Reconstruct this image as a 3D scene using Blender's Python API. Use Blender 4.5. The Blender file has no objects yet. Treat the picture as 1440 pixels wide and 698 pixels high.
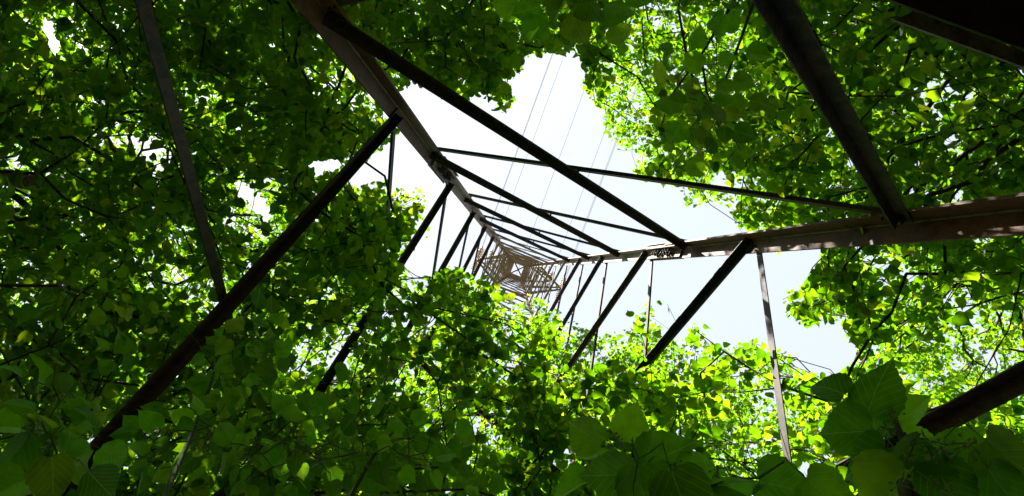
import bpy, math, random
import numpy as np
from mathutils import Vector, Matrix
random.seed(7)
rng = np.random.default_rng(11)
scene = bpy.context.scene
COL = scene.collection

# ------------------------------------------------------------------ camera
F = 970.65                      # focal length in photo pixels (photo 1440 px wide)
SC = 2.0                        # metres per calibration unit
EYE = 1.6                       # camera height
R = np.array([[0.93858289, -0.34489404, 0.01050034],
              [0.34496883, 0.93859254, -0.00636837],
              [-0.00765913, 0.00959953, 0.99992459]])
CAMP = np.array([-0.12533798 * SC, -0.43769055 * SC, EYE])
cam_data = bpy.data.cameras.new("camera")
cam_data.sensor_width = 36.0
cam_data.lens = F / 1440 * 36
cam_data.clip_start = 0.05
cam_data.clip_end = 3000
cam = bpy.data.objects.new("camera", cam_data)
COL.objects.link(cam)
cam.matrix_world = Matrix((
    (R[0, 0], -R[1, 0], -R[2, 0], CAMP[0]),
    (R[0, 1], -R[1, 1], -R[2, 1], CAMP[1]),
    (R[0, 2], -R[1, 2], -R[2, 2], CAMP[2]),
    (0, 0, 0, 1)))
scene.camera = cam

# ------------------------------------------------------------------ sky and sun
SUN_ZEN = 36.0                                   # degrees from the zenith
sx, sy = -0.90, -0.44
sdir = Vector((sx * math.sin(math.radians(SUN_ZEN)), sy * math.sin(math.radians(SUN_ZEN)), math.cos(math.radians(SUN_ZEN)))).normalized()
world = bpy.data.worlds.new("World")
scene.world = world
world.use_nodes = True
wn = world.node_tree
wn.nodes.clear()
w_out = wn.nodes.new("ShaderNodeOutputWorld")
w_bg = wn.nodes.new("ShaderNodeBackground")
w_sky = wn.nodes.new("ShaderNodeTexSky")
w_sky.sky_type = 'NISHITA'
w_sky.sun_disc = False
w_sky.sun_elevation = math.radians(90 - SUN_ZEN)
w_sky.sun_rotation = math.atan2(sdir.x, sdir.y)
w_sky.altitude = 100
w_sky.air_density = 1.0
w_sky.dust_density = 4.0
w_sky.ozone_density = 1.0
w_mix = wn.nodes.new("ShaderNodeMixRGB")         # thin bright summer haze veiling the blue
w_mix.inputs[0].default_value = 0.80
w_mix.inputs[2].default_value = (4.25, 4.65, 5.40, 1)
wn.links.new(w_sky.outputs[0], w_mix.inputs[1])
wn.links.new(w_mix.outputs[0], w_bg.inputs[0])
w_bg.inputs[1].default_value = 0.050
wn.links.new(w_bg.outputs[0], w_out.inputs[0])
sun_data = bpy.data.lights.new("sun", 'SUN')
sun_data.energy = 5.0
sun_data.angle = math.radians(0.5)
sun_data.color = (1.0, 0.95, 0.86)
sun = bpy.data.objects.new("sun", sun_data)
COL.objects.link(sun)
sun.rotation_euler = sdir.to_track_quat('Z', 'Y').to_euler()
sun.location = (0, 0, 30)
vs = scene.view_settings
vs.view_transform = 'Standard'
vs.look = 'None'
vs.exposure = 2.25
vs.gamma = 1.0
vs.use_curve_mapping = False
scene.cycles.max_bounces = 4
scene.cycles.diffuse_bounces = 2
scene.cycles.transmission_bounces = 3
scene.cycles.use_denoising = True


# ------------------------------------------------------------------ helpers
def at(u, v, d):
    """photo pixel and distance along the view axis -> a point of the place"""
    q = np.array([(u - 720) / F * d, (v - 349) / F * d, d])
    return CAMP + R.T @ q


def to_px(P):
    q = (np.asarray(P) - CAMP) @ R.T
    z = np.where(np.abs(q[..., 2]) < 1e-4, 1e-4, q[..., 2])
    return 720 + F * q[..., 0] / z, 349 + F * q[..., 1] / z, q[..., 2]


def empty(name, loc=(0, 0, 0)):
    o = bpy.data.objects.new(name, None)
    o.empty_display_size = 0.3
    o.location = loc
    COL.objects.link(o)
    return o


def tag(o, label, cat, group=None, kind=None):
    if label: o["label"] = label
    if cat: o["category"] = cat
    if group: o["group"] = group
    if kind: o["kind"] = kind
    return o


def mesh_np(name, verts, faces, mat, uv=None, tint=None, smooth=False):
    """verts (n,3); faces (m,k) all of one size; uv per vertex"""
    me = bpy.data.meshes.new(name)
    verts = np.asarray(verts, np.float32)
    faces = np.asarray(faces, np.int32)
    m, k = faces.shape
    me.vertices.add(len(verts))
    me.vertices.foreach_set("co", verts.ravel())
    me.loops.add(m * k)
    me.loops.foreach_set("vertex_index", faces.ravel())
    me.polygons.add(m)
    me.polygons.foreach_set("loop_start", np.arange(0, m * k, k, dtype=np.int32))
    me.polygons.foreach_set("loop_total", np.full(m, k, np.int32))
    if smooth:
        me.polygons.foreach_set("use_smooth", np.ones(m, bool))
    if uv is not None:
        l = me.uv_layers.new(name="UVMap")
        l.data.foreach_set("uv", np.asarray(uv, np.float32)[faces.ravel()].ravel())
    if tint is not None:
        a = me.attributes.new("tint", 'FLOAT', 'POINT')
        a.data.foreach_set("value", np.asarray(tint, np.float32))
    me.update(calc_edges=True)
    me.materials.append(mat)
    return me


def put(name, me, parent=None):
    o = bpy.data.objects.new(name, me)
    COL.objects.link(o)
    if parent is not None:
        o.parent = parent
    return o


class MB:
    """collects quads and triangles of one part"""
    def __init__(s): s.v = []; s.f = []
    def add(s, vs_, fs):
        b = len(s.v); s.v += [tuple(map(float, x)) for x in vs_]; s.f += [tuple(i + b for i in f) for f in fs]
    def sweep(s, rings, closed=True, caps=True):
        n = len(rings[0]); vs_ = [p for r in rings for p in r]; fs = []
        for i in range(len(rings) - 1):
            for j in range(n if closed else n - 1):
                a = i * n + j; b = i * n + (j + 1) % n
                fs.append((a, b, b + n, a + n))
        if caps:
            fs.append(tuple(range(n - 1, -1, -1))); fs.append(tuple((len(rings) - 1) * n + j for j in range(n)))
        s.add(vs_, fs)
    def tube(s, pts, rad, n=8):
        pts = [Vector(p) for p in pts]; rings = []
        for i, p in enumerate(pts):
            t = (pts[min(i + 1, len(pts) - 1)] - pts[max(i - 1, 0)]).normalized()
            a = t.cross(Vector((0.31, 0.17, 1))); a = a.normalized() if a.length > 1e-3 else Vector((1, 0, 0))
            b = t.cross(a); r = rad[i] if hasattr(rad, '__len__') else rad
            rings.append([p + (a * math.cos(k * 2 * math.pi / n) + b * math.sin(k * 2 * math.pi / n)) * r for k in range(n)])
        s.sweep(rings)
    def mesh(s, name, mat, smooth=False):
        me = bpy.data.meshes.new(name); me.from_pydata(s.v, [], s.f); me.update()
        me.materials.append(mat)
        if smooth: me.polygons.foreach_set("use_smooth", [True] * len(me.polygons))
        return me
    def build(s, name, mat, parent=None, smooth=False):
        return put(name, s.mesh(name, mat, smooth), parent)


# ------------------------------------------------------------------ materials
def new_mat(name):
    m = bpy.data.materials.new(name); m.use_nodes = True
    nt = m.node_tree; nt.nodes.clear()
    out = nt.nodes.new("ShaderNodeOutputMaterial")
    return m, nt, out


def N(nt, t, **kw):
    n = nt.nodes.new(t)
    for k, v in kw.items():
        setattr(n, k, v)
    return n


def math_node(nt, op, a, b=None, c=None):
    n = nt.nodes.new("ShaderNodeMath"); n.operation = op
    for i, x in enumerate((a, b, c)):
        if x is None: continue
        if isinstance(x, (int, float)): n.inputs[i].default_value = x
        else: nt.links.new(x, n.inputs[i])
    return n.outputs[0]


def ramp(nt, fac, stops):
    r = nt.nodes.new("ShaderNodeValToRGB")
    while len(r.color_ramp.elements) > len(stops): r.color_ramp.elements.remove(r.color_ramp.elements[-1])
    while len(r.color_ramp.elements) < len(stops): r.color_ramp.elements.new(0.5)
    for e, (p, c) in zip(r.color_ramp.elements, stops):
        e.position = p; e.color = (*c, 1)
    nt.links.new(fac, r.inputs[0])
    return r.outputs[0]


def leaf_material(name, fine):
    m, nt, out = new_mat(name); L = nt.links.new
    at_ = N(nt, "ShaderNodeAttribute"); at_.attribute_name = "tint"
    oi = N(nt, "ShaderNodeObjectInfo")
    rnd = math_node(nt, 'FRACT', math_node(nt, 'ADD', at_.outputs["Fac"], oi.outputs["Random"]))
    refl = ramp(nt, rnd, [(0, (0.016, 0.054, 0.004)), (0.45, (0.024, 0.074, 0.006)), (0.85, (0.042, 0.088, 0.008)), (1, (0.070, 0.100, 0.014))])
    trans = ramp(nt, rnd, [(0, (0.12, 0.36, 0.002)), (0.5, (0.20, 0.46, 0.003)), (0.88, (0.31, 0.52, 0.005)), (1, (0.46, 0.58, 0.02))])
    uv = N(nt, "ShaderNodeUVMap"); sep = N(nt, "ShaderNodeSeparateXYZ"); L(uv.outputs[0], sep.inputs[0])
    ax = math_node(nt, 'ABSOLUTE', sep.outputs[0]); y = sep.outputs[1]
    # side veins: leave the midrib at about 45 degrees, bending towards the tip
    ph = math_node(nt, 'MULTIPLY', math_node(nt, 'SUBTRACT', y, math_node(nt, 'POWER', ax, 0.86)), 5.6)
    fr = math_node(nt, 'ABSOLUTE', math_node(nt, 'SUBTRACT', math_node(nt, 'FRACT', ph), 0.5))
    side = math_node(nt, 'SMOOTH_MIN', math_node(nt, 'MAXIMUM', math_node(nt, 'MULTIPLY', math_node(nt, 'SUBTRACT', fr, 0.455), 22.0), 0.0), 1.0, 0.1)
    mid = math_node(nt, 'MAXIMUM', math_node(nt, 'SUBTRACT', 1.0, math_node(nt, 'MULTIPLY', ax, 70.0)), 0.0)
    # fine net between the veins
    ph2 = math_node(nt, 'MULTIPLY', math_node(nt, 'ADD', math_node(nt, 'MULTIPLY', ax, 1.0), y), 34.0)
    net = math_node(nt, 'MULTIPLY', math_node(nt, 'MAXIMUM', math_node(nt, 'SUBTRACT', math_node(nt, 'ABSOLUTE', math_node(nt, 'SUBTRACT', math_node(nt, 'FRACT', ph2), 0.5)), 0.36), 0.0), 1.1)
    vein = math_node(nt, 'MINIMUM', math_node(nt, 'ADD', math_node(nt, 'MAXIMUM', side, mid), net), 1.0)
    geo = N(nt, "ShaderNodeNewGeometry")
    noi = N(nt, "ShaderNodeTexNoise"); noi.inputs["Scale"].default_value = 38.0; noi.inputs["Detail"].default_value = 3
    L(geo.outputs["Position"], noi.inputs["Vector"])
    bl = ramp(nt, noi.outputs[0], [(0.3, (0.72, 0.74, 0.70)), (0.6, (1.06, 1.03, 1.0))])
    def mul(c1, c2, f=1.0):
        x = N(nt, "ShaderNodeMixRGB", blend_type='MULTIPLY'); x.inputs[0].default_value = f
        L(c1, x.inputs[1]); L(c2, x.inputs[2]); return x.outputs[0]
    refl = mul(refl, bl); trans = mul(trans, bl)
    if fine:
        vv_ = ramp(nt, math_node(nt, 'FRACT', math_node(nt, 'MULTIPLY', rnd, 7.31)), [(0, (.42, .52, .35)), (.5, (.9, 1.05, .7)), (1, (1.5, 1.6, 1.0))])
        refl = mul(refl, vv_); trans = mul(trans, vv_)
        vr = N(nt, "ShaderNodeMixRGB"); L(math_node(nt, 'MULTIPLY', vein, 0.8), vr.inputs[0]); L(refl, vr.inputs[1]); vr.inputs[2].default_value = (0.085, 0.21, 0.02, 1)
        vt = N(nt, "ShaderNodeMixRGB"); L(math_node(nt, 'MULTIPLY', vein, 0.8), vt.inputs[0]); L(trans, vt.inputs[1]); vt.inputs[2].default_value = (0.45, 0.66, 0.10, 1)
        refl, trans = vr.outputs[0], vt.outputs[0]
    dif = N(nt, "ShaderNodeBsdfDiffuse"); L(refl, dif.inputs[0])
    tr = N(nt, "ShaderNodeBsdfTranslucent"); L(trans, tr.inputs[0])
    gl = N(nt, "ShaderNodeBsdfGlossy"); gl.inputs["Roughness"].default_value = 0.42; gl.inputs[0].default_value = (0.9, 0.95, 0.9, 1)
    mx = N(nt, "ShaderNodeMixShader"); mx.inputs[0].default_value = 0.6
    L(dif.outputs[0], mx.inputs[1]); L(tr.outputs[0], mx.inputs[2])
    fres = N(nt, "ShaderNodeLayerWeight"); fres.inputs[0].default_value = 0.5
    m2 = N(nt, "ShaderNodeMixShader"); L(math_node(nt, 'ADD', math_node(nt, 'MULTIPLY', math_node(nt, 'POWER', fres.outputs[1], 3.0), 0.10), 0.018), m2.inputs[0])
    L(mx.outputs[0], m2.inputs[1]); L(gl.outputs[0], m2.inputs[2])
    if fine:
        bp = N(nt, "ShaderNodeBump"); bp.inputs["Strength"].default_value = 0.9; bp.inputs["Distance"].default_value = 0.004
        L(vein, bp.inputs["Height"])
        for x in (dif, tr, gl): L(bp.outputs[0], x.inputs["Normal"])
    L(m2.outputs[0], out.inputs[0])
    return m


def steel_material(name, base, rust, rust_amt, rough=0.6, streak=(16, 16, 8)):
    m, nt, out = new_mat(name); L = nt.links.new
    tc = N(nt, "ShaderNodeTexCoord")
    mp = N(nt, "ShaderNodeMapping"); mp.inputs["Scale"].default_value = streak; L(tc.outputs["Object"], mp.inputs[0])
    n1 = N(nt, "ShaderNodeTexNoise"); n1.inputs["Scale"].default_value = 1.0; n1.inputs["Detail"].default_value = 6; L(mp.outputs[0], n1.inputs["Vector"])
    n2 = N(nt, "ShaderNodeTexNoise"); n2.inputs["Scale"].default_value = 90.0; n2.inputs["Detail"].default_value = 4; L(tc.outputs["Object"], n2.inputs["Vector"])
    oi = N(nt, "ShaderNodeObjectInfo")
    fac = math_node(nt, 'ADD', math_node(nt, 'MULTIPLY', n1.outputs[0], 0.75), math_node(nt, 'MULTIPLY', n2.outputs[0], 0.35))
    fac = math_node(nt, 'ADD', fac, math_node(nt, 'MULTIPLY', math_node(nt, 'SUBTRACT', oi.outputs["Random"], 0.5), 0.16))
    c = ramp(nt, fac, [(0.40 - rust_amt * .1, tuple(x * .38 for x in base)), (0.52, base), (0.60 - rust_amt * .05, tuple(x * 1.25 for x in rust)), (0.72, tuple(x * .45 for x in rust))])
    sp = N(nt, "ShaderNodeTexVoronoi"); sp.inputs["Scale"].default_value = 75.0; L(tc.outputs["Object"], sp.inputs["Vector"])
    spk = math_node(nt, 'LESS_THAN', sp.outputs["Distance"], 0.17)
    mxc = N(nt, "ShaderNodeMixRGB"); L(math_node(nt, 'MULTIPLY', spk, 0.55), mxc.inputs[0]); L(c, mxc.inputs[1]); mxc.inputs[2].default_value = (0.03, 0.018, 0.012, 1)
    p = N(nt, "ShaderNodeBsdfPrincipled"); L(mxc.outputs[0], p.inputs["Base Color"])
    p.inputs["Roughness"].default_value = rough; p.inputs["Metallic"].default_value = 0.0
    p.inputs["Specular IOR Level"].default_value = 0.25
    b = N(nt, "ShaderNodeBump"); b.inputs["Strength"].default_value = 0.35; b.inputs["Distance"].default_value = 0.003
    L(fac, b.inputs["Height"]); L(b.outputs[0], p.inputs["Normal"])
    L(p.outputs[0], out.inputs[0])
    return m


def plain_material(name, c1, c2, scale, rough=0.8, bump=0.3, spec=0.3):
    m, nt, out = new_mat(name); L = nt.links.new
    tc = N(nt, "ShaderNodeTexCoord")
    n1 = N(nt, "ShaderNodeTexNoise"); n1.inputs["Scale"].default_value = scale; n1.inputs["Detail"].default_value = 6; L(tc.outputs["Object"], n1.inputs["Vector"])
    c = ramp(nt, n1.outputs[0], [(0.35, c1), (0.65, c2)])
    p = N(nt, "ShaderNodeBsdfPrincipled"); L(c, p.inputs["Base Color"]); p.inputs["Roughness"].default_value = rough
    p.inputs["Specular IOR Level"].default_value = spec
    b = N(nt, "ShaderNodeBump"); b.inputs["Strength"].default_value = bump; b.inputs["Distance"].default_value = 0.01
    L(n1.outputs[0], b.inputs["Height"]); L(b.outputs[0], p.inputs["Normal"]); L(p.outputs[0], out.inputs[0])
    return m


M_LEAF = leaf_material("linden_leaf", False)
M_LEAF_FINE = leaf_material("linden_leaf_veined", True)
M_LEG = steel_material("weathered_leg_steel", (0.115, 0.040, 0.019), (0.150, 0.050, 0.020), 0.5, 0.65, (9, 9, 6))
M_LEG_HIGH = steel_material("sunlit_galvanised_leg_steel", (0.27, 0.22, 0.17), (0.28, 0.18, 0.12), 0.3)  # galvanised upper steel, base colour paled to stand for sunlight on it
M_BRACE_HIGH = steel_material("sunlit_galvanised_brace_steel", (0.29, 0.25, 0.20), (0.29, 0.215, 0.155), 0.2)  # upper braces, galvanised too, with the sunlit paleness put into the colour
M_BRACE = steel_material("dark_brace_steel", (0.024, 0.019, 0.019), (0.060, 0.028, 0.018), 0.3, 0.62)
M_GREY = steel_material("grey_galvanised_steel", (0.17, 0.16, 0.14), (0.13, 0.10, 0.08), 0.2)
M_BOLT = plain_material("bolt_steel", (0.02, 0.018, 0.016), (0.05, 0.035, 0.03), 60, 0.6)
M_WIRE = plain_material("aluminium_wire", (0.14, 0.15, 0.17), (0.2, 0.21, 0.23), 20, 0.5)
M_BARK = plain_material("linden_bark", (0.035, 0.026, 0.018), (0.09, 0.068, 0.048), 26, 0.9, 0.8, 0.15)
M_TWIG = plain_material("green_twig", (0.05, 0.05, 0.02), (0.08, 0.10, 0.035), 40, 0.7, 0.2)
M_FRUIT = plain_material("linden_bud", (0.12, 0.17, 0.05), (0.18, 0.24, 0.08), 40, 0.7, 0.2)
M_CONC = plain_material("concrete", (0.22, 0.21, 0.19), (0.32, 0.31, 0.28), 12, 0.9, 0.5)
M_SOIL = plain_material("woodland_floor", (0.030, 0.040, 0.014), (0.075, 0.060, 0.032), 2.5, 0.95, 0.9, 0.1)
m, nt, out = new_mat("insulator_glass")
p = N(nt, "ShaderNodeBsdfPrincipled"); p.inputs["Base Color"].default_value = (0.62, 0.42, 0.22, 1); p.inputs["Roughness"].default_value = 0.12
p.inputs["Transmission Weight"].default_value = 0.35; nt.links.new(p.outputs[0], out.inputs[0]); M_GLASS = m

# ------------------------------------------------------------------ ground
g = MB(); GN = 48
for i in range(GN + 1):
    for j in range(GN + 1):
        x = (i / GN - .5); y = (j / GN - .5); x = math.copysign(abs(x * 2) ** 2.2 * 600, x); y = math.copysign(abs(y * 2) ** 2.2 * 600, y)
        g.v.append((x, y, 0.05 * math.sin(x * .9) * math.cos(y * .7) if abs(x) < 40 and abs(y) < 40 else 0))
for i in range(GN):
    for j in range(GN):
        a = i * (GN + 1) + j; g.f.append((a, a + GN + 1, a + GN + 2, a + 1))
tag(g.build("ground", M_SOIL, None, True), "shaded woodland soil under the trees and pylon", None, None, "structure")

# ------------------------------------------------------------------ the pylon
KT = 0.0734025
LV = {0: 1.92, .5: 2.89, 1: 3.66, 1.5: 4.43, 2: 5.13, 2.5: 5.74, 3: 6.24, 3.5: 6.75, 4: 7.31, 4.5: 7.71, 5: 8.14, 5.5: 8.52, 6: 8.84, -.5: 0.89, -1: -0.28, -1.5: -0.77}
z = 8.84; st = 0.25; n = 6
while z + st < 12.1:
    n += .5; z += st; LV[n] = z; st *= 0.93
NTOP = n
CORN = {'a': (-1, -1), 'b': (1, -1), 'c': (1, 1), 'd': (-1, 1)}
ZTOP = 12.2


def corner(l, zu, grow=0.0):
    w = (1 - KT * zu) * SC + grow
    return Vector((CORN[l][0] * w, CORN[l][1] * w, zu * SC + EYE))


pylon = tag(empty("lattice_pylon", (0, 0, 0)), "tall rusty brown steel lattice pylon rising through the trees, seen from between its legs", "pylon")


def lsec(p0, p1, ea, eb, wa, wb, t, mb=None):
    """angle section from p0 to p1: corner at the points, flanges along ea and eb"""
    mb = mb or MB()
    def ring(p):
        return [p, p + ea * wa, p + ea * wa + eb * t, p + ea * t + eb * t, p + ea * t + eb * wb, p + eb * wb]
    mb.sweep([ring(p0), ring(p1)])
    return mb


for l in 'abcd':
    cx, cy = CORN[l]; mb = MB()
    for (za, zb, w, off) in ((-0.80, 3.95, 0.138, 0.030), (3.95, 8.2, 0.118, 0.018), (8.2, ZTOP, 0.092, 0.0)):
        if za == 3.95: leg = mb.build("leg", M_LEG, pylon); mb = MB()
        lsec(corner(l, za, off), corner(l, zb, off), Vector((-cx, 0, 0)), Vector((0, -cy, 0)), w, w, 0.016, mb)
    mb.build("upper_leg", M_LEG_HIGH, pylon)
    # pale worn fillet running up the inside of the corner
    f = MB(); rr = 0.009
    for (za, zb, off) in ((-0.8, 3.95, 0.030), (3.95, 8.2, 0.018)):
        pts = [corner(l, za, off) + Vector((-cx, -cy, 0)) * 0.019, corner(l, zb, off) + Vector((-cx, -cy, 0)) * 0.019]
        f.tube(pts, rr, 6)
    f.build("corner_fillet", M_GREY, leg)
    # concrete footing
    cc = corner(l, -0.8, 0.03)
    b = MB(); b.sweep([[Vector((cc.x + sxx * s, cc.y + syy * s, zz)) for sxx, syy in ((-1, -1), (1, -1), (1, 1), (-1, 1))] for s, zz in ((0.45, -0.25), (0.42, 0.16), (0.36, 0.22))])
    b.build("footing", M_CONC, pylon)


def bolt_mesh(r=0.015, h=0.035):
    b = MB()
    b.sweep([[Vector((r * math.cos(k * math.pi / 3), r * math.sin(k * math.pi / 3), zz)) for k in range(6)] for zz in (0, h * .45)])
    b.sweep([[Vector((r * .55 * math.cos(k * math.pi / 3), r * .55 * math.sin(k * math.pi / 3), zz)) for k in range(6)] for zz in (h * .45, h)])
    return b.mesh("bolt", M_BOLT)


ME_BOLT = bolt_mesh()
ME_BOLT_LONG = bolt_mesh(0.016, 0.075)


def put_bolt(p, nrm, parent, me=None):
    o = put("bolt", me or ME_BOLT, parent)
    o.matrix_world = Matrix.Translation(p) @ nrm.to_track_quat('Z', 'Y').to_matrix().to_4x4()
    return o


# faces: start leg, end leg, inward normal, node parity; the inner diagonals climb from start leg to end leg
FACES = [('a', 'b', Vector((0, 1, 0)), 0), ('b', 'c', Vector((-1, 0, 0)), .5), ('c', 'd', Vector((0, -1, 0)), 0), ('d', 'a', Vector((1, 0, 0)), .5)]


def brace(l0, n0, l1, n1, nin, inner):
    p0 = corner(l0, LV[n0]); p1 = corner(l1, LV[n1]); d = (p1 - p0).normalized()
    low = min(n0, n1)
    w = (0.080 if low < 0 else 0.084 if low < 2 else 0.074 if low < 4 else 0.052 if low < 6.5 else 0.038) if inner else (0.072 if low < 2 else 0.064 if low < 4 else 0.042 if low < 6.5 else 0.030)
    s0 = 0.035 if inner else 0.02
    p0 = p0 + d * s0; p1 = p1 - d * s0
    side = d.cross(nin).normalized()
    if side.z > 0: side = -side
    n_ = nin.copy()
    if inner:
        off = n_ * (-0.010 if low < 2 else 0.001 if low < 5 else 0.018)
        ea, eb = side, n_
    else:
        off = -n_ * (0.032 if low < 2 else 0.020)
        ea, eb = side, -n_
    a = p0 + off - side * w * .5; b = p1 + off - side * w * .5
    mb = lsec(a, b, ea, eb, w, w * (0.85 if inner else 0.6), 0.008)
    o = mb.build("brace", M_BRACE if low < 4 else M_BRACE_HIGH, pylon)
    if low < 3:
        for q in (p0 + d * 0.05, p0 + d * 0.11, p1 - d * 0.05, p1 - d * 0.11):
            put_bolt(q + off + (n_ * 0.008 if inner else n_ * 0.0), n_, o)
    return o


for (l0, l1, nin, par) in FACES:
    k = -1 - par if par == 0 else -1.5
    ns = sorted(x for x in LV if (x - par) % 1 == 0)
    for i in range(len(ns) - 1):
        lo, hi = ns[i], ns[i + 1]
        brace(l0, lo, l1, hi, nin, True)
        brace(l1, lo, l0, hi, nin, False)
        # bolt through the crossing of the two diagonals
        a0, a1, b0, b1 = corner(l0, LV[lo]), corner(l1, LV[hi]), corner(l1, LV[lo]), corner(l0, LV[hi])
        if lo < 5:
            w0 = (a0 - b0).length; w1 = (a1 - b1).length; t = w0 / (w0 + w1)
            c = MB(); q = a0.lerp(a1, t)
            c.tube([q - nin * 0.03, q + nin * 0.012], 0.012, 6)
            c.build("crossing_bolt", M_BOLT, pylon)

# splice plates with their rows of bolts, a little above node 1
for l in 'abcd':
    cx, cy = CORN[l]
    for ax in (0, 1):
        e = Vector((-cx, 0, 0)) if ax == 0 else Vector((0, -cy, 0))       # direction across this flange
        nn = Vector((0, -cy, 0)) if ax == 0 else Vector((-cx, 0, 0))      # inward normal
        z0, z1 = 3.78, 4.34
        b = MB(); q0 = corner(l, z0, 0.024) + nn * 0.021 + e * 0.035; q1 = corner(l, z1, 0.024) + nn * 0.021 + e * 0.035
        b.sweep([[q, q + e * 0.088, q + e * 0.088 + nn * 0.012, q + nn * 0.012] for q in (q0, q1)])
        b.sweep([[q - nn * 0.045 - e * 0.045, q + e * 0.096 - nn * 0.045, q + e * 0.096 - nn * 0.033, q - e * 0.045 - nn * 0.033] for q in (q0, q1)])
        sp = b.build("splice_plate", M_LEG, pylon)
        for k in range(7):
            if k == 3: continue
            q = q0.lerp(q1, 0.26 + k * 0.085)
            for j in (0,) :
                put_bolt(q + e * (0.05 + (k % 2) * 0.006) + nn * 0.012, nn, sp, ME_BOLT_LONG)

# low horizontal angle girts tying the legs; the one on face ab crosses the top right of the view
def girt(l0, l1, zu, nin, w, t0=0.0, t1=1.0, drop=0.0, name="girt", mat=None):
    a = corner(l0, zu); b = corner(l1, zu); d = (b - a)
    p0 = a + d * t0 + nin * (0.03 + drop); p1 = a + d * t1 + nin * (0.03 + drop)
    return lsec(p0, p1, Vector((0, 0, -1)), nin, w, w, 0.010).build(name, mat or M_BRACE, pylon)
GIRT_Z = 0.81
for (l0, l1, nin, par) in FACES[:1]:
    girt(l0, l1, GIRT_Z, nin, 0.150)
    gx = at(1256, 30, 1.6)[0]; c1_ = corner(l1, GIRT_Z); c0_ = Vector((gx, c1_.y, c1_.z))
    b = MB(); y0, y1 = 0.184, 0.218
    b.sweep([[Vector((q.x, q.y + y0, q.z - .006)), Vector((q.x + dx_, q.y + y1, q.z - .006)), Vector((q.x + dx_, q.y + y1, q.z + .004)), Vector((q.x, q.y + y0, q.z + .004))] for q, dx_ in ((c0_ + Vector((.04, 0, 0)), -.04), (c1_, 0))])
    b.build("girt_plate", M_GREY, pylon)

# top frame and its plan bracing
def bar(p0, p1, w, name="brace", mat=None, up=Vector((0, 0, 1)), parent=None):
    d = (p1 - p0).normalized(); s = d.cross(up).normalized()
    return lsec(p0, p1, s, up, w, w, 0.007).build(name, mat or M_BRACE, parent or pylon)
for zu in (ZTOP, 10.2):
    q = [corner(l, zu) for l in 'abcd']
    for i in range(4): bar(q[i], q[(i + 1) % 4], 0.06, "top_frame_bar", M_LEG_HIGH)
    if zu == ZTOP:
        bar(q[0], q[2], 0.045, "plan_brace"); bar(q[1] + Vector((0, 0, .012)), q[3] + Vector((0, 0, .012)), 0.045, "plan_brace")

# crossarms: two chords from the face corners to a tip, with web bars
ARMS = [(10.30, 0.63, 0.70), (10.95, 0.65, 0.735), (11.55, 0.50, 0.56)]
tips = []
for zu, hl, hr in ARMS:
    for sgn, hh in ((-1, hl), (1, hr)):
        t = Vector((sgn * hh * SC, 0, zu * SC + EYE))
        l0, l1 = ('a', 'd') if sgn < 0 else ('b', 'c')
        arm = MB(); c0, c1 = corner(l0, zu), corner(l1, zu)
        c2, c3 = corner(l0, zu + 0.16), corner(l1, zu + 0.16)
        tt = t + Vector((0, 0, 0.01))
        ups = Vector((0, 0, 1))
        for c in (c0, c1, c2, c3):
            d = (tt - c).normalized(); s = d.cross(ups).normalized()
            lsec(c, tt, s, ups, 0.045, 0.045, 0.007, arm)
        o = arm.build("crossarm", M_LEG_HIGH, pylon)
        web = MB()
        for i in range(5):
            f0, f1 = i / 5, (i + .5) / 5
            for (u0, u1) in ((c0, c1), (c1, c0)):
                a_ = u0.lerp(tt, f0); b_ = u1.lerp(tt, min(f1, .97)); d = (b_ - a_).normalized(); s = d.cross(ups).normalized()
                lsec(a_, b_, s, ups, 0.022, 0.022, 0.005, web)
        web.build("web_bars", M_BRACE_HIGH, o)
        tips.append((sgn, zu, t))

# ------------------------------------------------------------------ strain insulators and power lines
def insulator(p, dirv, label):
    b = MB(); n = 10; prof = [(0, .012), (.02, .012), (.02, .03)]
    k = 0.03
    for i in range(5):
        prof += [(k, .022), (k + .012, .095), (k + .030, .085), (k + .036, .025)]; k += .058
    prof += [(k, .02), (k + .03, .02), (k + .05, .012)]
    d = dirv.normalized(); a = d.cross(Vector((0, 0, 1))).normalized(); c = d.cross(a)
    b.sweep([[d * s + (a * math.cos(j * 2 * math.pi / n) + c * math.sin(j * 2 * math.pi / n)) * r for j in range(n)] for s, r in prof])
    o = b.build("insulator_string", M_GLASS, None, True); o.location = p
    tag(o, label, "insulator", "strain insulators at the crossarm tips")
    return p + d * (k + .05)
LVN = {10.30: "lowest", 10.95: "middle", 11.55: "top"}
for sgn, zu, t in tips:
    side = "left" if sgn < 0 else "right"
    ends = []
    for dy, wd in ((-1, "towards the open sky"), (1, "towards the leaves")):
        ends.append(insulator(t + Vector((0, dy * 0.03, -0.03)), Vector((0, dy, -0.12)), f"amber insulator at the {side} tip of the {LVN[zu]} arm, {wd}"))
    w = MB()
    def span(e, dy):
        return [Vector((e.x, e.y + dy * s, e.z - 0.055 * s + 0.00032 * s * s)) for s in (0, 4, 10, 18, 30, 45, 65, 90, 130, 170)]
    pts = list(reversed(span(ends[0], -1)))
    w.tube(pts, 0.0055, 5); w.tube(span(ends[1], 1), 0.0055, 5)
    jp = [ends[0], ends[0].lerp(ends[1], .2) + Vector((0, 0, -.16)), ends[0].lerp(ends[1], .5) + Vector((0, 0, -.24)), ends[0].lerp(ends[1], .8) + Vector((0, 0, -.16)), ends[1]]
    w.tube(jp, 0.0055, 5)
    tag(w.build("power_line", M_WIRE), f"thin grey power line fixed to the {side} tip of the {LVN[zu]} crossarm", "power line", "power lines crossing the sky")
w = MB(); t = Vector((0.03, 0, ZTOP * SC + EYE + 0.12))
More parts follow.
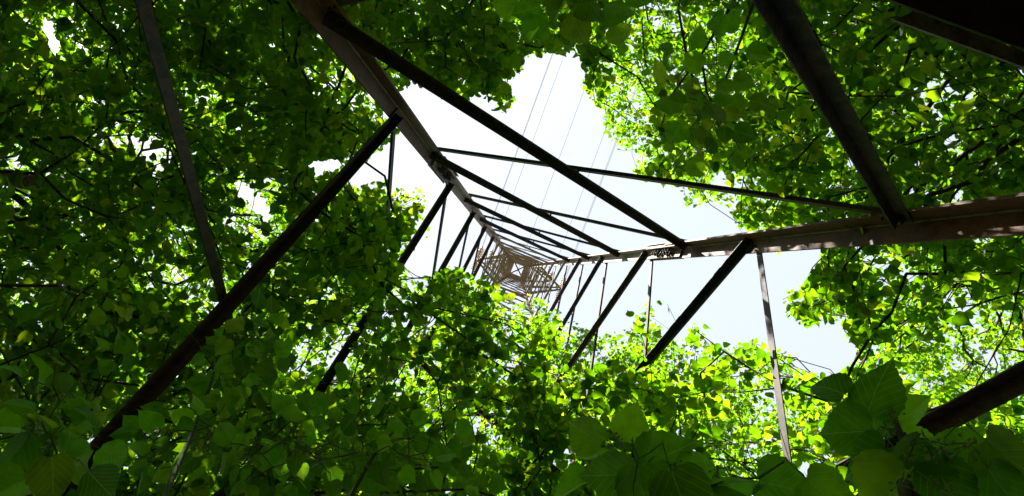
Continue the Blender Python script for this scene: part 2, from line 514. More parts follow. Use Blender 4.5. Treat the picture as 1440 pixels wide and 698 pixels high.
w.tube([Vector((t.x, s, t.z - 0.045 * abs(s) + 0.00026 * s * s)) for s in (-170, -130, -90, -60, -35, -18, -6, 0, 6, 18, 35, 60, 90, 130, 170)], 0.006, 5)
tag(w.build("earth_wire", M_WIRE), "thinnest single wire running over the very top of the pylon", "wire")

# ------------------------------------------------------------------ linden leaves
def leaf_low():
    hs = [(.44, .10), (.38, .55)]
    v = [(0, 0, 0)] + [(x, y, .13 * x) for x, y in hs] + [(0, 1.16, -.10)] + [(-x, y, .13 * x) for x, y in reversed(hs)]
    f = [(0, 1, 2), (0, 2, 3), (0, 3, 4), (0, 4, 5)]
    return np.array(v), np.array(f)


def leaf_mid(curl):
    hs = [(.21, -.07), (.43, .07), (.48, .33), (.36, .62), (.13, .86)]
    mids = [(0, .0), (0, .35), (0, .75)]
    tip = (0, 1.22)
    v = []
    def zc(x, y): return .22 * abs(x) * curl[0] + curl[1] * (y - .3) ** 2 * -.35 + curl[2] * math.sin(7 * x + 4 * y) * .03
    P = [(0, .0)] + hs + [tip] + [(-x, y) for x, y in reversed(hs)] + mids[1:]
    v = [(x, y, zc(x, y)) for x, y in P]
    # 0 base, 1-5 right, 6 tip, 7-11 left (top to bottom), 12 mid .35, 13 mid .75
    f = [(0, 1, 2), (0, 2, 12), (2, 3, 12), (3, 4, 13), (3, 13, 12), (4, 5, 13), (5, 6, 13),
         (13, 6, 7), (13, 7, 8), (13, 8, 9), (12, 13, 9), (12, 9, 10), (0, 12, 10), (0, 10, 11)]
    return np.array(v), np.array(f)


def leaf_fine(curl, seed):
    r = random.Random(seed); T = 15
    outl = []
    key = [(0, .0), (.13, -.055), (.27, -.06), (.40, .02), (.475, .15), (.50, .30), (.47, .46), (.40, .61), (.30, .75), (.19, .87), (.09, .97), (.03, 1.06), (0, 1.16)]
    def interp(t):
        f = t * (len(key) - 1); i = min(int(f), len(key) - 2); a = f - i
        return (key[i][0] * (1 - a) + key[i + 1][0] * a, key[i][1] * (1 - a) + key[i + 1][1] * a)
    v, f = [], []; side_i = []
    lop = 1 + r.uniform(-.07, .07)
    def zc(x, y):
        rib = abs(((y - abs(x) * .95) * 7.5) % 1 - .5)
        return .20 * abs(x) * curl[0] - curl[1] * .30 * (y - .3) ** 2 + curl[2] * .06 * math.sin(6 * x + 4 * y) * abs(x) * 2 - rib * .030 * min(1, abs(x) * 5)
    NS = 22
    rows_ = []
    for sgn in (1, -1):
        cols = []
        for i in range(NS + 1):
            t = i / NS; x, y = interp(t)
            if 0 < i < NS - 1:
                k = 1.0 + (0.035 if i % 2 else -0.02); x *= k; y += .018 * (i % 2)
            x *= lop if sgn > 0 else 2 - lop
            my = max(0, min(1.16, (y - x * .8) if i < NS - 2 else y)); my = max(my, t * t * .9)
            a = (0, my if 0 < i else 0); 
            if i == NS: a = (0, 1.16)
            mx_, myy = (a[0] + x) / 2, (a[1] + y) / 2
            cols.append((a, (mx_, myy), (x, y)))
        base = len(v)
        for c in cols:
            for (x, y) in c: v.append((sgn * x, y, zc(x, y)))
        for i in range(NS):
            for j in range(2):
                q = (base + i * 3 + j, base + i * 3 + j + 1, base + (i + 1) * 3 + j + 1, base + (i + 1) * 3 + j)
                if sgn < 0: q = q[::-1]
                f.append(q)
    # petiole
    pr = .012; base = len(v)
    pts = [(0, .02, -.01), (0.0, -.22, -.05), (.03, -.5, -.02)]
    for (x, y, zz) in pts:
        for k in range(3):
            a = k * 2.094; v.append((x + pr * math.cos(a), y, zz + pr * math.sin(a)))
    for i in range(2):
        for k in range(3):
            f.append((base + i * 3 + k, base + i * 3 + (k + 1) % 3, base + (i + 1) * 3 + (k + 1) % 3, base + (i + 1) * 3 + k))
    return np.array(v), np.array(f)


LOW = leaf_low()
MID = [leaf_mid(c) for c in ((1, .6, 1), (.3, 1.4, -1), (2.2, .2, .6), (-.6, .9, 1.6), (1.2, -.5, 2), (3.0, .8, 1), (.6, 2.2, -2))]
ME_MID = [mesh_np("leaf", v, f, M_LEAF, uv=v[:, :2], smooth=True) for v, f in MID]
FINE = [leaf_fine(c, i) for i, c in enumerate(((1.2, .7, 1), (.6, 1.3, -1), (2.0, .3, 1.2), (-.5, .9, .8), (1.4, .1, -1.6), (2.8, 1.0, .4), (.9, 1.8, 2.0), (3.4, .5, -1)))]
ME_FINE = [mesh_np("leaf", v, f, M_LEAF_FINE, uv=v[:, :2], smooth=True) for v, f in FINE]


def leaf_frames(ydir, nrm):
    Y = ydir / np.linalg.norm(ydir, axis=1, keepdims=True)
    X = np.cross(Y, nrm); X /= np.linalg.norm(X, axis=1, keepdims=True) + 1e-9
    return X, Y, np.cross(X, Y)


def leaf_cloud(tmpl, pos, X, Y, Z, s, tint):
    v, f = tmpl
    n = len(pos); k = len(v)
    W = pos[:, None, :] + s[:, None, None] * (v[None, :, 0:1] * X[:, None, :] + v[None, :, 1:2] * Y[:, None, :] + v[None, :, 2:3] * Z[:, None, :])
    Fc = f[None] + (np.arange(n) * k)[:, None, None]
    return W.reshape(-1, 3), Fc.reshape(-1, f.shape[1]), np.tile(v[:, :2], (n, 1)), np.repeat(tint, k)


# ------------------------------------------------------------------ where the canopy is open to the sky
OPEN = [[(735,70),(760,78),(790,72),(815,80),(822,100),(815,118),(832,142),(850,160),(845,185),(870,208),(886,218),(886,238),(900,255),(955,265),(965,292),(1000,288),(1028,300),(1040,325),(1100,335),(1150,340),(1160,352),(1150,375),(1130,395),(1100,415),(1103,448),(1150,458),(1183,445),(1192,482),(1205,500),(1185,528),(1140,528),(1110,500),(1060,480),(1010,488),(982,452),(942,442),(932,402),(905,408),(890,460),(870,472),(835,466),(800,450),(775,424),(745,415),(727,425),(714,398),(690,388),(645,372),(600,388),(574,384),(568,366),(598,336),(604,318),(592,268),(556,243),(520,256),(490,262),(478,250),(508,235),(540,206),(562,182),(535,165),(558,130),(572,118),(600,115),(640,150),(680,130),(700,158),(722,152),(718,112),(738,96)],
        [(60,28),(78,34),(76,46),(84,60),(80,80),(72,74),(60,56)], [(90,0),(106,0),(98,10)],
        [(330,254),(348,258),(368,278),(382,296),(374,316),(360,296),(340,272)],
        [(425,232),(470,222),(480,236),(440,246)],
        [(1118,650),(1165,654),(1160,670),(1125,664)]]


def inside(u, v, poly):
    c = np.zeros(u.shape, bool); n = len(poly); j = n - 1
    for i in range(n):
        xi, yi = poly[i]; xj, yj = poly[j]
        if yi != yj:
            c ^= ((yi > v) != (yj > v)) & (u < (xj - xi) * (v - yi) / (yj - yi) + xi)
        j = i
    return c


def in_open(u, v, jit=0.0):
    if jit:
        u = u + rng.normal(0, jit, u.shape); v = v + rng.normal(0, jit, v.shape)
    r = np.zeros(u.shape, bool)
    for p_ in OPEN: r |= inside(u, v, p_)
    return r


# steel that the photograph shows free of leaves: no leaf grows between it and the camera
CLEAR = [((425, -10), (735, 370), 26, 3.7, 22), ((735, 372), (1450, 310), 30, 22, 2.9), ((450, 10), (972, 347), 16, 3.8, 7.3), ((612, 210), (1270, 305), 12, 7.3, 3.8),
         ((1085, -20), (1280, 315), 30, 1.6, 3.8), ((565, 165), (300, 455), 18, 5.8, 3.8), ((210, -10), (316, 412), 18, 2.8, 4.0), ((280, 470), (195, 565), 18, 3.7, 3.0), ((150, 610), (110, 660), 14, 2.8, 2.5),
         ((635, 258), (565, 362), 10, 8.8, 7.5), ((1068, 345), (925, 505), 13, 5.8, 6.9), ((1073, 355), (1110, 650), 11, 5.8, 3.8), ((1225, 0), (1440, 95), 14, 1.7, 1.6), ((1330, 0), (1440, 45), 60, 1.7, 1.6),
         ((1440, 545), (1330, 600), 20, 2.6, 3.4), ((525, 425), (505, 450), 8, 7, 6.8), ((490, 470), (445, 540), 10, 6.6, 6.2), ((475, 5), (560, -5), 10, 3.8, 3.2)]


def blocks_steel(u, v, d):
    r = np.zeros(u.shape, bool)
    for (a, b, w_, da, db) in CLEAR:
        dx, dy = b[0] - a[0], b[1] - a[1]; t = np.clip(((u - a[0]) * dx + (v - a[1]) * dy) / (dx * dx + dy * dy), 0, 1)
        ds = 1 / ((1 - t) / da + t / db)
        r |= (np.hypot(u - a[0] - t * dx, v - a[1] - t * dy) < w_) & (d < ds + .12)
    return r


# ------------------------------------------------------------------ canopy: clusters of leafy shoots
def blob(u, v, cu, cv, ru, rv):
    return np.exp(-(((u - cu) / ru) ** 2 + ((v - cv) / rv) ** 2))


BRIGHT = [(360, 290, 45, 45), (125, 150, 24, 24), (20, 270, 45, 35), (590, 385, 30, 25), (760, 440, 90, 38), (840, 500, 80, 50), (885, 150, 62, 150), (960, 275, 70, 35),
          (700, 500, 40, 30), (1070, 570, 60, 90), (1330, 500, 130, 70), (1230, 630, 60, 40), (1010, 40, 30, 30), (590, 530, 40, 30), (740, 30, 60, 26), (385, 490, 14, 20)]


def mid_density(u, v):
    d = np.ones(u.shape)
    for b_ in BRIGHT: d *= np.clip(1.03 - 1.35 * blob(u, v, *b_), 0, 1)
    return d


def near_density(u, v):
    return np.clip(0.6 * blob(u, v, 60, 470, 190, 130) + 1.2 * blob(u, v, 420, 660, 330, 75) + .9 * blob(u, v, 1010, 120, 70, 90) + .8 * blob(u, v, 640, 160, 60, 30) + .5 * blob(u, v, 690, 640, 130, 60)
                   + .8 * blob(u, v, -250, 250, 240, 400) + .7 * blob(u, v, 1600, 150, 200, 300) + .7 * blob(u, v, 700, 900, 600, 160), 0, 1)


def sample_layer(u0, u1, v0, v1, d0, d1, n, dens):
    u = rng.uniform(u0, u1, n); v = rng.uniform(v0, v1, n)
    d = (rng.uniform(d0 ** 3, d1 ** 3, n)) ** (1 / 3)
    keep = rng.uniform(0, 1, n) < dens(u, v)
    keep &= ~in_open(u, v, 3.0)
    if d1 > 11 and u0 > -100:            # thin places in the canopy: only the sunlit top storey remains
        br_ = np.zeros(n)
        for b_ in BRIGHT: br_ = np.maximum(br_, blob(u, v, *b_))
        hi = rng.uniform(0, 1, n) < br_ * 1.2
        d = np.where(hi, rng.uniform(11.5, 13.6, n), d)
        
    u, v, d = u[keep], v[keep], d[keep]
    q = np.stack([(u - 720) / F * d, (v - 349) / F * d, d], 1)
    return CAMP + q @ R


def clump(fn, amp, sc, seed):
    r = np.random.default_rng(seed); k = r.normal(0, 1, (9, 2)) / (sc * r.choice([.45, 1, 1.6], 9))[:, None]; ph = r.uniform(0, 6.28, 9)
    def g_(u, v):
        s = sum(np.sin(u * k[i, 0] + v * k[i, 1] + ph[i]) for i in range(9)) / 3
        return np.clip(fn(u, v) * (.8 + amp * s * 1.5), 0, 1)
    return g_


one = lambda u, v: np.ones(u.shape)
# (points, leaves per shoot, leaf length, level)
LAYERS = [
    (sample_layer(-60, 1500, -60, 760, 8.0, 12.0, 11500, clump(one, .34, 34, 1)), 'far'),
    (sample_layer(-700, 2140, -640, 1340, 7.5, 12.5, 24000, lambda u, v: clump(one, .5, 60, 5)(u, v) * ~((u > -60) & (u < 1500) & (v > -60) & (v < 760))), 'farout'),
    (sample_layer(-60, 520, -60, 560, 11.0, 13.4, 1300, one), 'far'),
    (sample_layer(-90, 1520, -60, 760, 11.5, 13.6, 6500, lambda u, v: np.clip(1 - mid_density(u, v), 0, 1)), 'far'),
    (sample_layer(-60, 1500, -60, 760, 4.2, 7.2, 7400, clump(mid_density, .66, 26, 2)), 'mid'),
    (sample_layer(-500, 1940, -450, 1150, 4.0, 7.5, 3600, lambda u, v: one(u, v) * ~((u > -60) & (u < 1500) & (v > -60) & (v < 760))), 'midout'),
    (sample_layer(-300, 1740, -200, 950, 2.5, 3.6, 1050, clump(near_density, .6, 40, 3)), 'near'),
]
TREES = [
    # x, y, top, label
    (-4.6, -3.9, 13.5, "broad dark linden filling the upper left corner of the view"),
    (-5.9, 0.4, 14.0, "linden with sparse yellow green gaps at the middle of the left edge"),
    (-4.2, 3.6, 13.0, "deep shaded linden in the lower left behind the big foreground leaves"),
    (-0.6, -5.2, 13.5, "linden hanging over the top of the view left of the power lines"),
    (3.2, -5.0, 14.0, "sunlit yellow green linden right of the power lines at the top edge"),
    (6.4, -2.6, 13.5, "dark linden behind the thick steel diagonal in the upper right"),
    (6.6, 1.4, 13.0, "linden reaching in from the right edge below the rusty leg"),
    (4.4, 4.6, 12.5, "bright linden behind the big leaves in the lower right corner"),
    (1.6, 4.6, 12.0, "sunlit linden below the open sky, right of the pylon top"),
    (-1.2, 4.9, 12.5, "dense mid green linden below the pylon top at the bottom of the view"),
]
SPEC = {'far': (13, .064, 'low'), 'farout': (11, .125, 'low'), 'mid': (13, .068, 'mid'), 'midout': (10, .12, 'low'), 'near': (11, .060, 'mid')}
tx = np.array([(t[0], t[1]) for t in TREES])
cl_pos = np.concatenate([l[0] for l in LAYERS]); cl_lay = np.concatenate([np.full(len(l[0]), i) for i, l in enumerate(LAYERS)])
cl_tree = np.argmin(np.linalg.norm(cl_pos[:, None, :2] - tx[None], axis=2) + rng.normal(0, .35, (len(cl_pos), len(TREES))), axis=1)

for ti, (x, y, top, label) in enumerate(TREES):
    root = tag(empty("linden_tree", (x, y, 0)), label, "linden tree", "lindens crowding round the pylon")
    org = np.array([x, y, 0.0])
    # trunk
    nt_ = 16; tp = []
    lean = rng.normal(0, .25, 2)
    for i in range(nt_):
        t = i / (nt_ - 1); tp.append((x + lean[0] * t + .12 * math.sin(t * 7 + ti), y + lean[1] * t + .12 * math.cos(t * 6 + ti), t * (top - 1.0)))
    tp = np.array(tp); trad = 0.20 * (1 - np.linspace(0, 1, nt_)) ** .8 + 0.02
    mb = MB(); rings = []
    for i in range(nt_):
        flare = 1 + .5 * math.exp(-i * 1.2)
        rings.append([Vector((tp[i][0] + trad[i] * flare * (1 + .08 * math.sin(3 * k + i)) * math.cos(k * math.pi / 6) - x, tp[i][1] + trad[i] * flare * (1 + .08 * math.cos(2 * k)) * math.sin(k * math.pi / 6) - y, tp[i][2] - (.1 if i == 0 else 0))) for k in range(12)])
    mb.sweep(rings); mb.build("trunk", M_BARK, root, True)
    # grow limbs to the shoots
    sel = np.where(cl_tree == ti)[0]
    P = cl_pos[sel]; lay = cl_lay[sel]
    o_ = np.argsort(np.linalg.norm(P[:, :2] - tp[0, :2], axis=1) + .15 * np.abs(P[:, 2] - 5)); P = P[o_]; lay = lay[o_]
    cap = nt_ + len(P) * 4 + 10
    NP_ = np.zeros((cap, 3)); par = np.full(cap, -1); plen = np.zeros(cap); nn_ = nt_
    fine_tr = np.linspace(0, nt_ - 1, nt_).astype(int)
    NP_[:nt_] = tp; par[1:nt_] = np.arange(nt_ - 1); plen[:nt_] = 0
    leafnode = []
    for ci in range(len(P)):
        p_ = P[ci]
        dv = NP_[:nn_] - p_; dist = np.sqrt((dv ** 2).sum(1))
        cost = dist + .30 * plen[:nn_] + .5 * np.maximum(dv[:, 2], 0)
        cost[:4] += 4
        idx = np.argpartition(cost, min(5, nn_ - 1))[:6]; idx = idx[np.argsort(cost[idx])]
        ok = -1
        for j in idx:
            if dist[j] > (1.1 if lay[ci] == 6 else 2.2): continue
            ts = np.array([.15, .3, .45, .6, .75, .9])[:, None]; mp_ = NP_[j] * (1 - ts) + p_ * ts
            uu, vv, dd = to_px(mp_)
            if not ((in_open(uu, vv) | blocks_steel(uu, vv, dd)) & (dd > 0)).any(): ok = j; break
        if ok < 0: continue
        D = dist[ok]; prev = ok; seg = 4 if D > 1.3 else 3 if D > .8 else 2 if D > .35 else 1
        wob = rng.normal(0, .055 * D, 3); wob2 = rng.normal(0, .035 * D, 3)
        for s_ in range(1, seg + 1):
            t = s_ / seg; q = NP_[ok] * (1 - t) + p_ * t
            if s_ < seg: q = q + wob * math.sin(math.pi * t) + wob2 * math.sin(2 * math.pi * t) + rng.normal(0, .02 * D, 3) + np.array([0, 0, .30 * D * t * (1 - t)])
            NP_[nn_] = q; par[nn_] = prev; plen[nn_] = plen[prev] + D / seg; prev = nn_; nn_ += 1
        leafnode.append((prev, ci))
    # pipe model radii
    cnt = np.zeros(nn_)
    for (k_, _) in leafnode: cnt[k_] += 1
    limb = np.full(nn_, -1)
    for i in range(nn_ - 1, nt_ - 1, -1): cnt[par[i]] += cnt[i]
    for i in range(nt_, nn_): limb[i] = i if par[i] < nt_ else limb[par[i]]
    rad = 0.0030 * np.maximum(cnt, 1) ** 0.47
    rad = np.minimum(rad, .085)
    ids = np.unique(limb[nt_:nn_])
    main = [l for l in ids if cnt[l] > 25]; 
    groups = {l: [] for l in main}; rest = []
    for i in range(nt_, nn_):
        (groups[limb[i]] if limb[i] in groups else rest).append(i)
    def twig_mesh(items, nm):
        items = np.array(items); a = NP_[par[items]] - org; b = NP_[items] - org
        ra = np.where(par[items] < nt_, rad[items] * 1.25, np.minimum(rad[par[items]], rad[items] * 1.6)); rb = rad[items]
        d = b - a; d /= np.linalg.norm(d, axis=1, keepdims=True) + 1e-9
        s1 = np.cross(d, np.array([.2, .35, .9])); s1 /= np.linalg.norm(s1, axis=1, keepdims=True) + 1e-9; s2 = np.cross(d, s1)
        K = 4; an = np.arange(K) * 2 * math.pi / K
        ring = lambda c, r: c[:, None] + r[:, None, None] * (np.cos(an)[None, :, None] * s1[:, None] + np.sin(an)[None, :, None] * s2[:, None])
        V = np.concatenate([ring(a, ra), ring(b + d * rb[:, None] * .3, rb)], 1)
        f = np.array([(k, (k + 1) % K, K + (k + 1) % K, K + k) for k in range(K)])
        Fq = f[None] + (np.arange(len(items)) * 2 * K)[:, None, None]
        return mesh_np(nm, V.reshape(-1, 3), Fq.reshape(-1, 4), M_BARK, smooth=True)
    for l in main: put("branch", twig_mesh(groups[l], "branch"), root)
    if rest: tag(put("twigs", twig_mesh(rest, "twigs"), root), None, None, None, "stuff")
    # leaves on the shoots
    cand = []
    for li, (pts_, lname) in enumerate(LAYERS):
        nl, L0, lvl = SPEC[lname]
        nodes = np.array([k_ for k_, ci in leafnode if lay[ci] == li], int)
        if not len(nodes): continue
        C = NP_[nodes]; dirs = C - NP_[par[nodes]]; dirs += rng.normal(0, .25, dirs.shape); dirs[:, 2] *= .5
        dirs /= np.linalg.norm(dirs, axis=1, keepdims=True) + 1e-9
        n_ = len(C); J = np.arange(nl)
        ext = L0 * 3.4
        t = (J[None, :] / (nl - 1) - .55) * ext * 1.15 + rng.normal(0, .02, (n_, nl))
        pos = C[:, None] + dirs[:, None] * t[..., None]
        sdv = np.stack([-dirs[:, 1], dirs[:, 0], np.zeros(n_)], 1); sdv /= np.linalg.norm(sdv, axis=1, keepdims=True) + 1e-9
        sg = np.where(J % 2 == 0, 1, -1)[None, :, None]
        out_ = sdv[:, None] * sg * rng.uniform(.5, 1.2, (n_, nl, 1)) + dirs[:, None] * rng.uniform(.1, .9, (n_, nl, 1)) + rng.normal(0, .25, (n_, nl, 3))
        pos = pos + out_ * L0 * .45 + rng.normal(0, L0 * .45, (n_, nl, 3)) + np.array([0, 0, -.02])
        yd = out_.copy(); yd[..., 2] = -rng.gamma(2.0, .28, (n_, nl))
        nm = rng.normal(0, .58, (n_, nl, 3)); nm[..., 2] = 1.0
        pos = pos.reshape(-1, 3); yd = yd.reshape(-1, 3); nm = nm.reshape(-1, 3)
        s = L0 * np.clip(rng.normal(1, .28, len(pos)), .4, 1.6)
        X, Y, Z = leaf_frames(yd, nm)
        cen = pos + Y * s[:, None] * .5; tip_ = pos + Y * s[:, None]
        u1, v1, d1 = to_px(cen); u2, v2, _ = to_px(tip_)
        ppx = s * F / np.maximum(d1, .1)
        bad = in_open(u1, v1, 2.0) & (rng.uniform(0, 1, len(s)) < .97)
        bad |= in_open(u2, v2, 4.0) & (rng.uniform(0, 1, len(s)) < .7)
        bad |= blocks_steel(u1, v1, d1) | blocks_steel(u2, v2, d1)
        bad |= pos[:, 2] < .3
        kp = ~bad
        vis = (u1 > 0) & (u1 < 1440) & (v1 > 0) & (v1 < 698) & (d1 > 0)
        cand.append(dict(pos=pos[kp], X=X[kp], Y=Y[kp], Z=Z[kp], s=s[kp], px=np.where(vis, ppx, 0)[kp], lvl=np.full(kp.sum(), 1 if lvl == 'mid' else 0)))
    A = {k: np.concatenate([c[k] for c in cand]) for k in cand[0]}
    order = np.argsort(-A['px'])
    single = order[:290]; single = single[A['px'][single] > 8]
    ms = np.ones(len(order), bool); ms[single] = False
    for q in single:
        o = bpy.data.objects.new("leaf", ME_MID[random.randrange(len(ME_MID))]); COL.objects.link(o); o.parent = root
        sc_ = A['s'][q]; Xq, Yq, Zq = A['X'][q] * sc_, A['Y'][q] * sc_, A['Z'][q] * sc_; pq = A['pos'][q] - org
        o.matrix_local = Matrix(((Xq[0], Yq[0], Zq[0], pq[0]), (Xq[1], Yq[1], Zq[1], pq[1]), (Xq[2], Yq[2], Zq[2], pq[2]), (0, 0, 0, 1)))
    Vs, Fs, Us, Ts = [], [], [], []; base = 0
    var = rng.integers(0, len(MID), len(order))
    for k in range(-1, len(MID)):
        mk = ms & ((A['lvl'] == 0) if k < 0 else ((A['lvl'] == 1) & (var == k)))
        if not mk.any(): continue
        V, Fc, U, T = leaf_cloud(LOW if k < 0 else MID[k], A['pos'][mk] - org, A['X'][mk], A['Y'][mk], A['Z'][mk], A['s'][mk], rng.uniform(0, 1, mk.sum()))
        Vs.append(V); Fs.append(Fc + base); Us.append(U); Ts.append(T); base += len(V)
    me = mesh_np("foliage", np.concatenate(Vs), np.concatenate(Fs), M_LEAF, uv=np.concatenate(Us), tint=np.concatenate(Ts), smooth=True)
    tag(put("foliage", me, root), None, None, None, "stuff")
    print("tree", ti, "clusters", len(P), "limbs", len(main), "leaves", len(order), "tris", sum(len(x) for x in Fs), "single", len(single))

# ------------------------------------------------------------------ the wood goes on all round: one mass of leaves beyond the first trees
nw = 80000
ang = rng.uniform(0, 2 * math.pi, nw); rad_ = rng.uniform(9.5, 15, nw); hz = rng.uniform(0.2, 11, nw)
wp = np.stack([rad_ * np.cos(ang), rad_ * np.sin(ang), hz], 1)
hd = np.stack([rng.normal(0, 1, nw), rng.normal(0, 1, nw), -rng.gamma(2, .3, nw)], 1); nmw = rng.normal(0, .6, (nw, 3)); nmw[:, 2] += .7
X, Y, Z = leaf_frames(hd, nmw)
V, Fc, U, T = leaf_cloud(LOW, wp, X, Y, Z, rng.uniform(.16, .24, nw), rng.uniform(0, 1, nw))
tag(put("surrounding_wood", mesh_np("surrounding_wood", V, Fc, M_LEAF, uv=U, tint=T)), "dense green mass of woodland closing in beyond the first trees", "wood", None, "stuff")

# ------------------------------------------------------------------ young lindens whose big leaves hang close to the camera
def bud_cluster(p, parent, down):
    b = MB(); d = Vector(down).normalized()
    q = p + d * .05
    b.tube([p, q], .0009, 4)
    for i in range(random.randint(7, 12)):
        e = q + Vector((random.gauss(0, 1), random.gauss(0, 1), random.gauss(0, 1))).normalized() * random.uniform(.012, .026)
        b.tube([q, e], .0006, 3)
        r_ = random.uniform(.0024, .0034)
        b.sweep([[e + Vector((rr * r_ * math.cos(k * 1.257), rr * r_ * math.sin(k * 1.257), zz * r_)) for k in range(5)] for zz, rr in ((-1, .3), (-.5, .87), (.4, .92), (1, .25))])
    return b.build("bud_cluster", M_FRUIT, parent, True)


def bract(p, dirv, parent):
    d = Vector(dirv).normalized(); s = d.cross(Vector((random.gauss(0, .3), random.gauss(0, .3), 1))).normalized(); L_ = random.uniform(.06, .085)
    b = MB(); n = 6; vs_ = []; uvs = []
    for i in range(n + 1):
        t = i / n; w_ = .0085 * math.sin(math.pi * min(1, t * .9 + .06)) ** .6 + .0004
        c = p + d * L_ * t + Vector((0, 0, -.012 * t * t))
        vs_ += [c - s * w_ + Vector((0, 0, .002)), c, c + s * w_ + Vector((0, 0, .002))]
    fs = []
    for i in range(n):
        for j in range(2): fs.append((i * 3 + j, i * 3 + j + 1, i * 3 + j + 4, i * 3 + j + 3))
    b.add(vs_, fs); return b.build("bract", M_LEAF, parent, True)


def sapling(foot, stems, label, leafsize, seed, buds=6):
    """stems: list of polylines of (u, v, d) ending in the view; leaves: at listed pixels"""
    random.seed(seed)
    root = tag(empty("young_linden", foot), label, "young linden", "young lindens leaning over the camera")
    fo = Vector(foot)
    for poly, leaves in stems:
        pts = [Vector(at(*p_)) - fo for p_ in poly]
        first = pts[0]
        full = [Vector((0, 0, -.05)), Vector((first.x * .25, first.y * .25, max(.4, first.z * .45))), ] + pts
        # smooth the polyline
        sm = []
        for i in range(len(full) - 1):
            p0 = full[max(i - 1, 0)]; p1 = full[i]; p2 = full[i + 1]; p3 = full[min(i + 2, len(full) - 1)]
            for k in range(5):
                t = k / 5
                sm.append(0.5 * ((2 * p1) + (p2 - p0) * t + (2 * p0 - 5 * p1 + 4 * p2 - p3) * t * t + (3 * p1 - p0 - 3 * p2 + p3) * t ** 3))
        sm.append(full[-1])
        mb = MB(); mb.tube(sm, [0.013 * (1 - i / len(sm)) ** .7 + .0016 for i in range(len(sm))], 6)
        st_ = mb.build("stem", M_TWIG, root, True)
        tips_ = sm[10:]
        far_ = lambda q_: min((p__ - (Vector(at(*q_[:3])) - fo)).length for p__ in tips_[:])
        for (u, v, d, size, ang, tilt) in sorted(leaves, key=far_):
            c = Vector(at(u, v, d)) - fo
            a = math.radians(ang)                     # direction base->tip in the picture, 0 = right, 90 = down
            dirw = Vector(R.T @ np.array([math.cos(a), math.sin(a), -0.25 + random.uniform(-.25, .15)])).normalized()
            size *= .90
            nrm = Vector((random.gauss(0, .38), random.gauss(0, .38), 1)) + Vector(R.T @ np.array([math.cos(a + 1.57), math.sin(a + 1.57), 0])) * tilt
            X = dirw.cross(nrm).normalized(); Z = X.cross(dirw)
            base = c - dirw * size * .5
            o = put("leaf", ME_FINE[random.randrange(len(ME_FINE))], root)
            X, Y, Z = X * size, dirw * size, Z * size
            o.matrix_local = Matrix(((X.x, Y.x, Z.x, base.x), (X.y, Y.y, Z.y, base.y), (X.z, Y.z, Z.z, base.z), (0, 0, 0, 1)))
            # leaf stalk from the nearest point of the stem
            end = base - dirw * size * .45
            near = min(tips_, key=lambda q: (q - end).length)
            tw = MB(); midp = near.lerp(end, .5) + Vector((0, 0, .01))
            D_ = (near - end).length; b_ = near.lerp(end, .66) + Vector((random.gauss(0, .06), random.gauss(0, .06), random.gauss(0, .04))) * D_
            midp = near.lerp(end, .33) + Vector((random.gauss(0, .08), random.gauss(0, .08), .12)) * D_
            if D_ > .07: tips_ += [midp, b_]
            tw.tube([near, midp, b_, end], .0011 if D_ < .12 else .0019, 4); tw.build("leaf_stalk", M_TWIG, o if False else root)
        for i in range(buds):
            q = tips_[random.randrange(len(tips_) // 2, len(tips_))] + Vector((random.gauss(0, .012), random.gauss(0, .012), random.gauss(0, .01)))
            dd = Vector((random.gauss(0, .7), random.gauss(0, .7), -.8))
            bud_cluster(q, root, dd); bract(q, Vector((random.gauss(0, 1), random.gauss(0, 1), -.5)), root)
    return root


def scatter(cu, cv, ru, rv, d0, d1, size, n, seed, outward=True):
    r = random.Random(seed); res = []
    tries = 0
    while len(res) < n and tries < 3000:
        tries += 1
        a = r.uniform(0, 6.283); q = r.uniform(0, 1) ** .5
        u = cu + ru * q * math.cos(a); v = cv + rv * q * math.sin(a)
        if bool(in_open(np.array([u]), np.array([v]))[0]) or bool(blocks_steel(np.array([u]), np.array([v]), np.array([d0]))[0]): continue
        if any(math.hypot(u - x[0], v - x[1]) < (size * F / d0) * .33 for x in res): continue
        ang = math.degrees(a) + r.uniform(-50, 50)
        res.append((u, v, r.uniform(d0, d1), size * r.uniform(.75, 1.15), ang, r.uniform(-.5, .5)))
    return res


# lower right: the big veined leaves
br = [(1163, 545, 1.28, .088, 200, .1), (1233, 545, 1.26, .125, 285, -.1), (1192, 608, 1.22, .118, 180, .15), (1282, 580, 1.30, .100, 300, .3), (1215, 650, 1.18, .120, 160, .0),
      (1300, 625, 1.32, .075, 20, .9), (1350, 622, 1.24, .100, 320, .4), (1412, 640, 1.2, .100, 300, .3), (1370, 655, 1.16, .125, 10, .0), (1425, 650, 1.12, .12, 40, .2), (1290, 665, 1.14, .115, 60, .2),
      (1250, 690, 1.10, .12, 120, .1), (1335, 692, 1.08, .12, 70, -.2), (1420, 700, 1.08, .12, 60, .1), (1225, 585, 1.34, .10, 250, .8)]
br = [(a_, b_, c_, s_ * .92, e_, f_ * 1.3) for a_, b_, c_, s_, e_, f_ in br]
sapling((1.5, 1.6, 0), [([(1340, 900, .9), (1330, 760, 1.08), (1290, 670, 1.2), (1262, 600, 1.28), (1240, 560, 1.3)], br)], "young linden with large veined leaves and green buds in the lower right corner", .11, 3, 9)
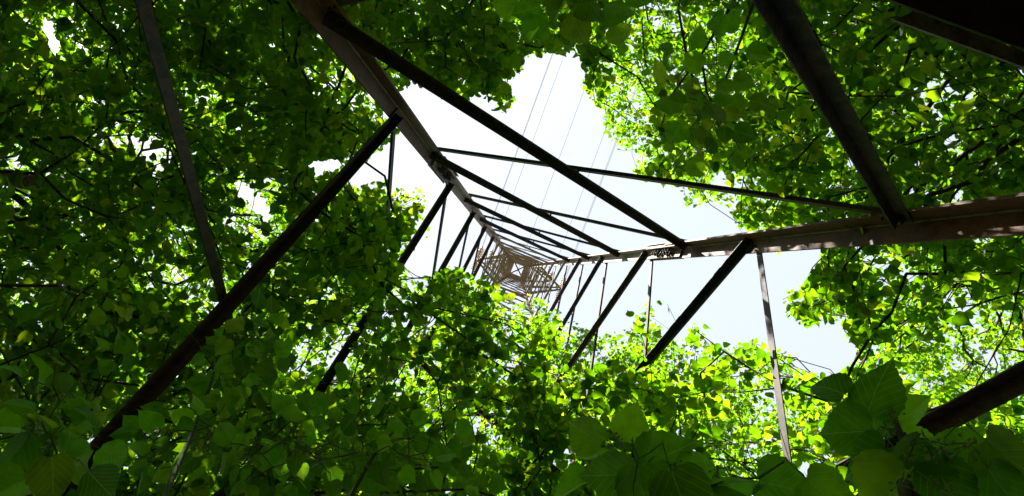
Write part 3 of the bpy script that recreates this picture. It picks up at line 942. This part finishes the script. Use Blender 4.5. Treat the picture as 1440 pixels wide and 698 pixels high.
bm = [(888, 595, 1.30, .088, 285, 0), (823, 610, 1.34, .090, 215, .2), (938, 640, 1.24, .110, 330, .1), (860, 668, 1.2, .115, 180, -.1), (985, 672, 1.2, .100, 20, .3), (1035, 680, 1.18, .095, 340, .2), (1105, 685, 1.16, .10, 10, .1),
      (905, 700, 1.15, .11, 80, .0), (800, 690, 1.3, .09, 160, .4), (1165, 700, 1.12, .10, 40, .2), (830, 640, 1.4, .07, 190, 1.0), (960, 705, 1.1, .11, 70, .3)]
sapling((.5, 1.3, 0), [([(900, 900, .95), (895, 760, 1.12), (892, 680, 1.24), (890, 630, 1.3)], bm)], "young linden with broad round leaves at the bottom edge, right of centre", .1, 5, 6)
bl = [(30, 570, 1.25, .090, 200, .3), (85, 540, 1.3, .08, 60, .6), (60, 600, 1.2, .10, 270, .2), (20, 640, 1.15, .11, 120, .3), (95, 625, 1.18, .095, 300, .4), (120, 585, 1.3, .09, 250, .8), (75, 675, 1.1, .12, 80, .2), (140, 680, 1.12, .11, 30, .3),
      (15, 520, 1.35, .08, 220, .5), (5, 690, 1.1, .11, 150, .1), (55, 535, 1.4, .085, 300, .9)]
bl = [(u_, v_, d_, sz_ * .66, an_, ti_ * 1.6) for u_, v_, d_, sz_, an_, ti_ in bl] + [(45, 625, 1.3, .07, 210, 1.0), (110, 655, 1.28, .075, 340, .8), (160, 640, 1.4, .07, 20, 1.0), (0, 600, 1.3, .08, 190, .9), (40, 660, 1.2, .08, 100, .7)]
sapling((-1.9, .2, 0), [([(60, 900, .9), (70, 760, 1.05), (68, 680, 1.18), (62, 600, 1.25)], bl)], "young linden with folded pale green leaves in the lower left corner", .1, 7, 5)
bc = scatter(400, 630, 280, 75, 1.9, 2.6, .068, 105, 21)
sapling((-.9, 1.9, 0), [([(330, 900, 1.5), (350, 760, 1.9), (330, 660, 2.1), (290, 600, 2.2)], bc[0::2]), ([(480, 900, 1.5), (470, 760, 1.9), (520, 650, 2.1), (560, 600, 2.2)], bc[1::2])],
        "shaded young linden with medium leaves along the bottom, left of centre", .09, 9, 8)
tpv = [(a_, b_, c_, s_ * 1.2, e_, f_ * 2) for a_, b_, c_, s_, e_, f_ in [(752, 40, 2.0, .075, 110, .1), (815, 45, 1.95, .085, 70, 0), (868, 20, 1.9, .085, 20, .1), (870, 52, 1.95, .07, 80, .1), (740, 15, 2.05, .085, 160, .1), (785, 15, 2.0, .09, 120, .3), (835, 12, 1.9, .08, 60, .4), (770, -10, 1.95, .09, 150, .1), (710, 8, 2.1, .08, 180, .3), (905, -5, 1.9, .08, 10, .2), (820, -15, 1.85, .09, 40, .2)]]
sapling((.3, -2.6, 0), [([(820, -420, 1.5), (815, -200, 1.8), (810, -60, 1.95), (808, 10, 2.0)], tpv)], "young linden with rounded leaves dipping in at the top edge over the sky", .08, 11, 1)
tr_ = scatter(1000, 130, 78, 118, 2.3, 2.9, .088, 30, 23)
sapling((2.2, -2.9, 0), [([(1150, -400, 1.7), (1120, -200, 2.1), (1080, -60, 2.5), (1040, 60, 2.7), (1000, 160, 2.7)], tr_)], "young linden with round hanging leaves beside the thick steel diagonal at upper right", .08, 13, 3)
lc = scatter(330, 485, 80, 80, 2.3, 2.8, .072, 42, 25)
sapling((-2.3, 1.4, 0), [([(150, 850, 1.3), (230, 700, 1.9), (290, 560, 2.4), (320, 450, 2.6)], lc)], "young linden with upright drooping leaves where two steel braces meet at left", .08, 15, 4)

print("objects", len(bpy.data.objects))
